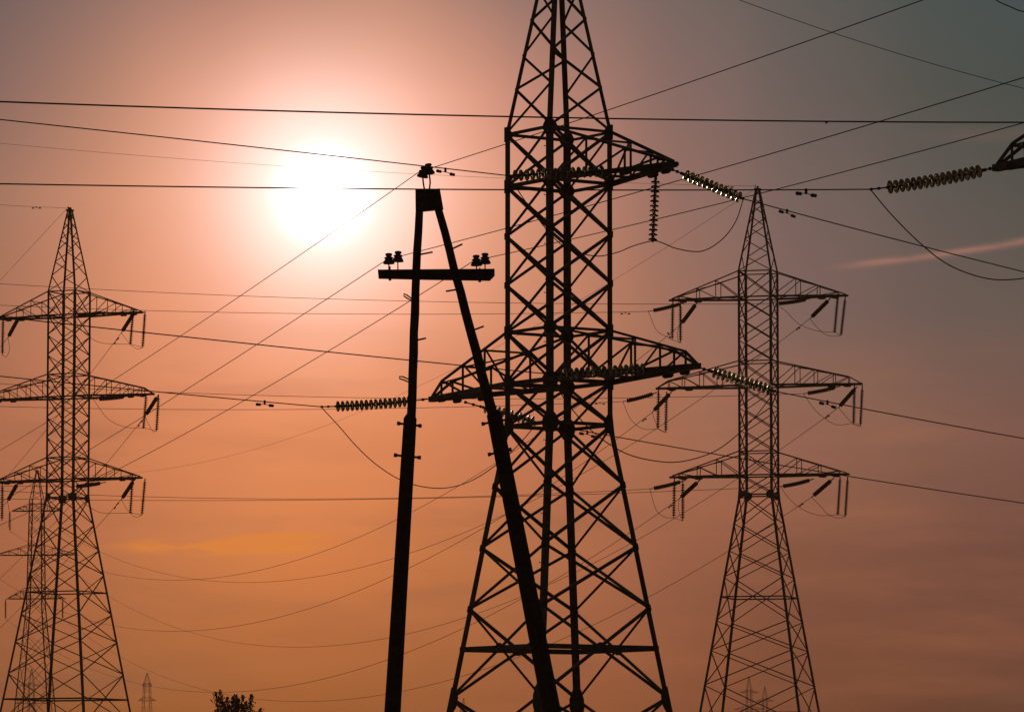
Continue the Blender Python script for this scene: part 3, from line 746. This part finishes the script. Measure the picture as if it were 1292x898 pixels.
m = MB(); ca = [(476.5, 340), (624, 339), (624.2, 347), (618, 353.4), (540, 352.2), (477.5, 350.8)]
m.prism([Q(x, y, -0.30) for x, y in ca], (0, 0.17, 0)); place(m, 'pole_crossarm', WOOD)
for x, y in ((492, 351), (605.3, 353)):
    m = MB(); m.lathe([(0.03, 0), (0.03, 0.05), (0.015, 0.05), (0.015, 0.3)], 8, Matrix.Translation(Q(x, y+3, -0.22))); place(m, 'crossarm_bolt', STEEL_DULL)
PIN_ = [(0.02, -0.01), (0.088, 0.0), (0.097, 0.012), (0.090, 0.04), (0.068, 0.085), (0.060, 0.10), (0.078, 0.106), (0.075, 0.125), (0.048, 0.143), (0.040, 0.152),
       (0.056, 0.165), (0.060, 0.19), (0.048, 0.208), (0.02, 0.214)]
PIN = [(r*1.25, z*1.08) for r, z in PIN_]
def pin_ins(base, tilt, pinpts):
    m = MB(); m.tube(pinpts, 0.013 if len(pinpts) == 2 else 0.017, 8); pn = place(m, 'insulator', STEEL_DULL)
    m = MB(); m.lathe(PIN, 16, Matrix.Translation(base) @ Matrix.Rotation(tilt, 4, 'Y')); place(m, 'porcelain_bell', PORCELAIN, pn, True)
pin_ins(Q(532.8, 224, -0.05), math.radians(10), [Q(535.5, 239, -0.05), Q(534.2, 232, -0.05), Q(533.2, 222, -0.05)])
pin_ins(Q(541.8, 220, 0.1), math.radians(-7), [Q(541.8, 239, 0.1), Q(542.8, 230, 0.1), Q(541.6, 219, 0.1)])
for x, y, dy in ((490.6, 333.2, -0.22), (502, 330.5, -0.05), (601.2, 335.5, -0.22), (612, 333, -0.05)):
    pin_ins(Q(x, y, dy), random.uniform(-0.05, 0.05), [Q(x, 342, dy), Q(x, y-2, dy)])
for a, b in (((528, 321.5), (546, 318)), ((567, 315.5), (583.5, 308)), ((578, 365), (562.5, 367.5)), ((522, 430), (537.5, 426.5)), ((595, 417.2), (610.5, 411.5))):
    m = MB(); m.tube([Q(*a), Q(*b)], 0.019, 8); place(m, 'step_iron', STEEL_DULL)
for pts in ([(520, 377), (513, 372), (509.5, 370.5), (509.8, 373.5), (514, 376.5), (520, 379.5)], [(516, 478.5), (508, 475), (504, 475), (504.2, 477.6), (509, 479), (516, 482)]):
    m = MB(); m.tube([Q(x, y) for x, y in pts], 0.015, 8); place(m, 'step_iron', STEEL_DULL)

# ------------------------------------------------------------------ bush-like young tree
YT = 200.0
tb = P(296, 1000, YT); troot = thing('young_tree', 'top of a dark leafy young tree at the bottom edge', 'tree', (tb.x, YT, 0))
tips = [(278.5, 871.5), (272.5, 874), (286, 880), (296.6, 877), (292.5, 880), (306, 877.5), (317, 876.5), (301, 882), (311, 886), (329, 894.5), (322, 899), (268, 899), (281, 886), (334, 912), (262, 915), (318, 907)]
tm = MB(); lf = MB(); off = Vector((tb.x, YT, 0))
tm.tube([(0, 0, -0.2), (0.03, 0, 1.2), (-0.02, 0.02, 2.6), (0, 0, 3.9)], [0.11, 0.09, 0.075, 0.05], 8)
for i, (x, y) in enumerate(tips):
    tip = P(x, y, YT)-off; tip.y += random.uniform(-0.6, 0.6)
    st = Vector((0, 0, random.uniform(1.8, 3.3))); mid = Vector((tip.x*0.75, tip.y*0.75, lerp(st.z, tip.z, 0.5)))
    pts = [st.lerp(mid, q/6).lerp(mid.lerp(tip, q/6), q/6) for q in range(7)]
    tm.tube(pts, [lerp(0.035, 0.006, q/6) for q in range(7)], 6)
    for k in range(620):
        t_ = random.random()**0.75; q = st.lerp(mid, t_).lerp(mid.lerp(tip, t_), t_)
        if t_ < 0.25: continue
        w = 0.17*(1-t_)**0.55+0.015
        c = q+Vector((random.gauss(0, w), random.gauss(0, w), random.gauss(0, 0.05)))
        if c.z > tip.z: c.z = tip.z-random.random()*0.1
        a = Vector((random.gauss(0, .6), random.gauss(0, .6), 1)).normalized(); b = a.cross(Vector((random.gauss(0, 1), random.gauss(0, 1), random.gauss(0, 1)))).normalized()
        l_, w_ = random.uniform(0.07, 0.13), random.uniform(0.022, 0.04)
        lf.add([c, c+a*l_*0.5+b*w_, c+a*l_, c+a*l_*0.5-b*w_], [(0, 1, 2, 3)])
tm.build('trunk', BARK, troot, True); lf.build('crown', LEAF, troot)

# ------------------------------------------------------------------ bird
bp = P(1043, 155.5, 300)
m = MB(); m.tube([(-0.12, 0, -0.02), (-0.05, 0, 0), (0.03, 0, 0.01), (0.08, 0, 0.015), (0.11, 0, 0.015)], [0.01, 0.03, 0.035, 0.025, 0.008], 8)
for s in (1, -1):
    for top in (0.008, -0.008): pass
    m.prism([Vector((0.05, s*0.02, 0.01)), Vector((0.04, s*0.12, 0.07)), Vector((-0.04, s*0.24, 0.06)), Vector((-0.03, s*0.12, 0.045)), Vector((-0.05, s*0.02, 0.0))], (0, 0, 0.008))
b_ = m.build('bird', FEATHER, None, True); b_.location = bp; b_.rotation_euler = (0.3, -0.35, 0.5)
tag(b_, 'tiny dark bird flying under the top wire at upper right', 'bird')

# ------------------------------------------------------------------ haze
mb = MB(); mb.box((0, 850, 28), (1400, 2100, 58)); HZ = bpy.data.materials.new('haze_air'); HZ.use_nodes = True
t_ = HZ.node_tree; t_.nodes.clear()
pv = t_.nodes.new('ShaderNodeVolumePrincipled'); pv.inputs['Color'].default_value = (0.9, 0.62, 0.42, 1)
pv.inputs['Density'].default_value = 0.00011; pv.inputs['Anisotropy'].default_value = 0.2
mo = t_.nodes.new('ShaderNodeOutputMaterial'); t_.links.new(pv.outputs[0], mo.inputs['Volume'])
hz = mb.build('haze', HZ); tag(hz, None, None, None, 'stuff')
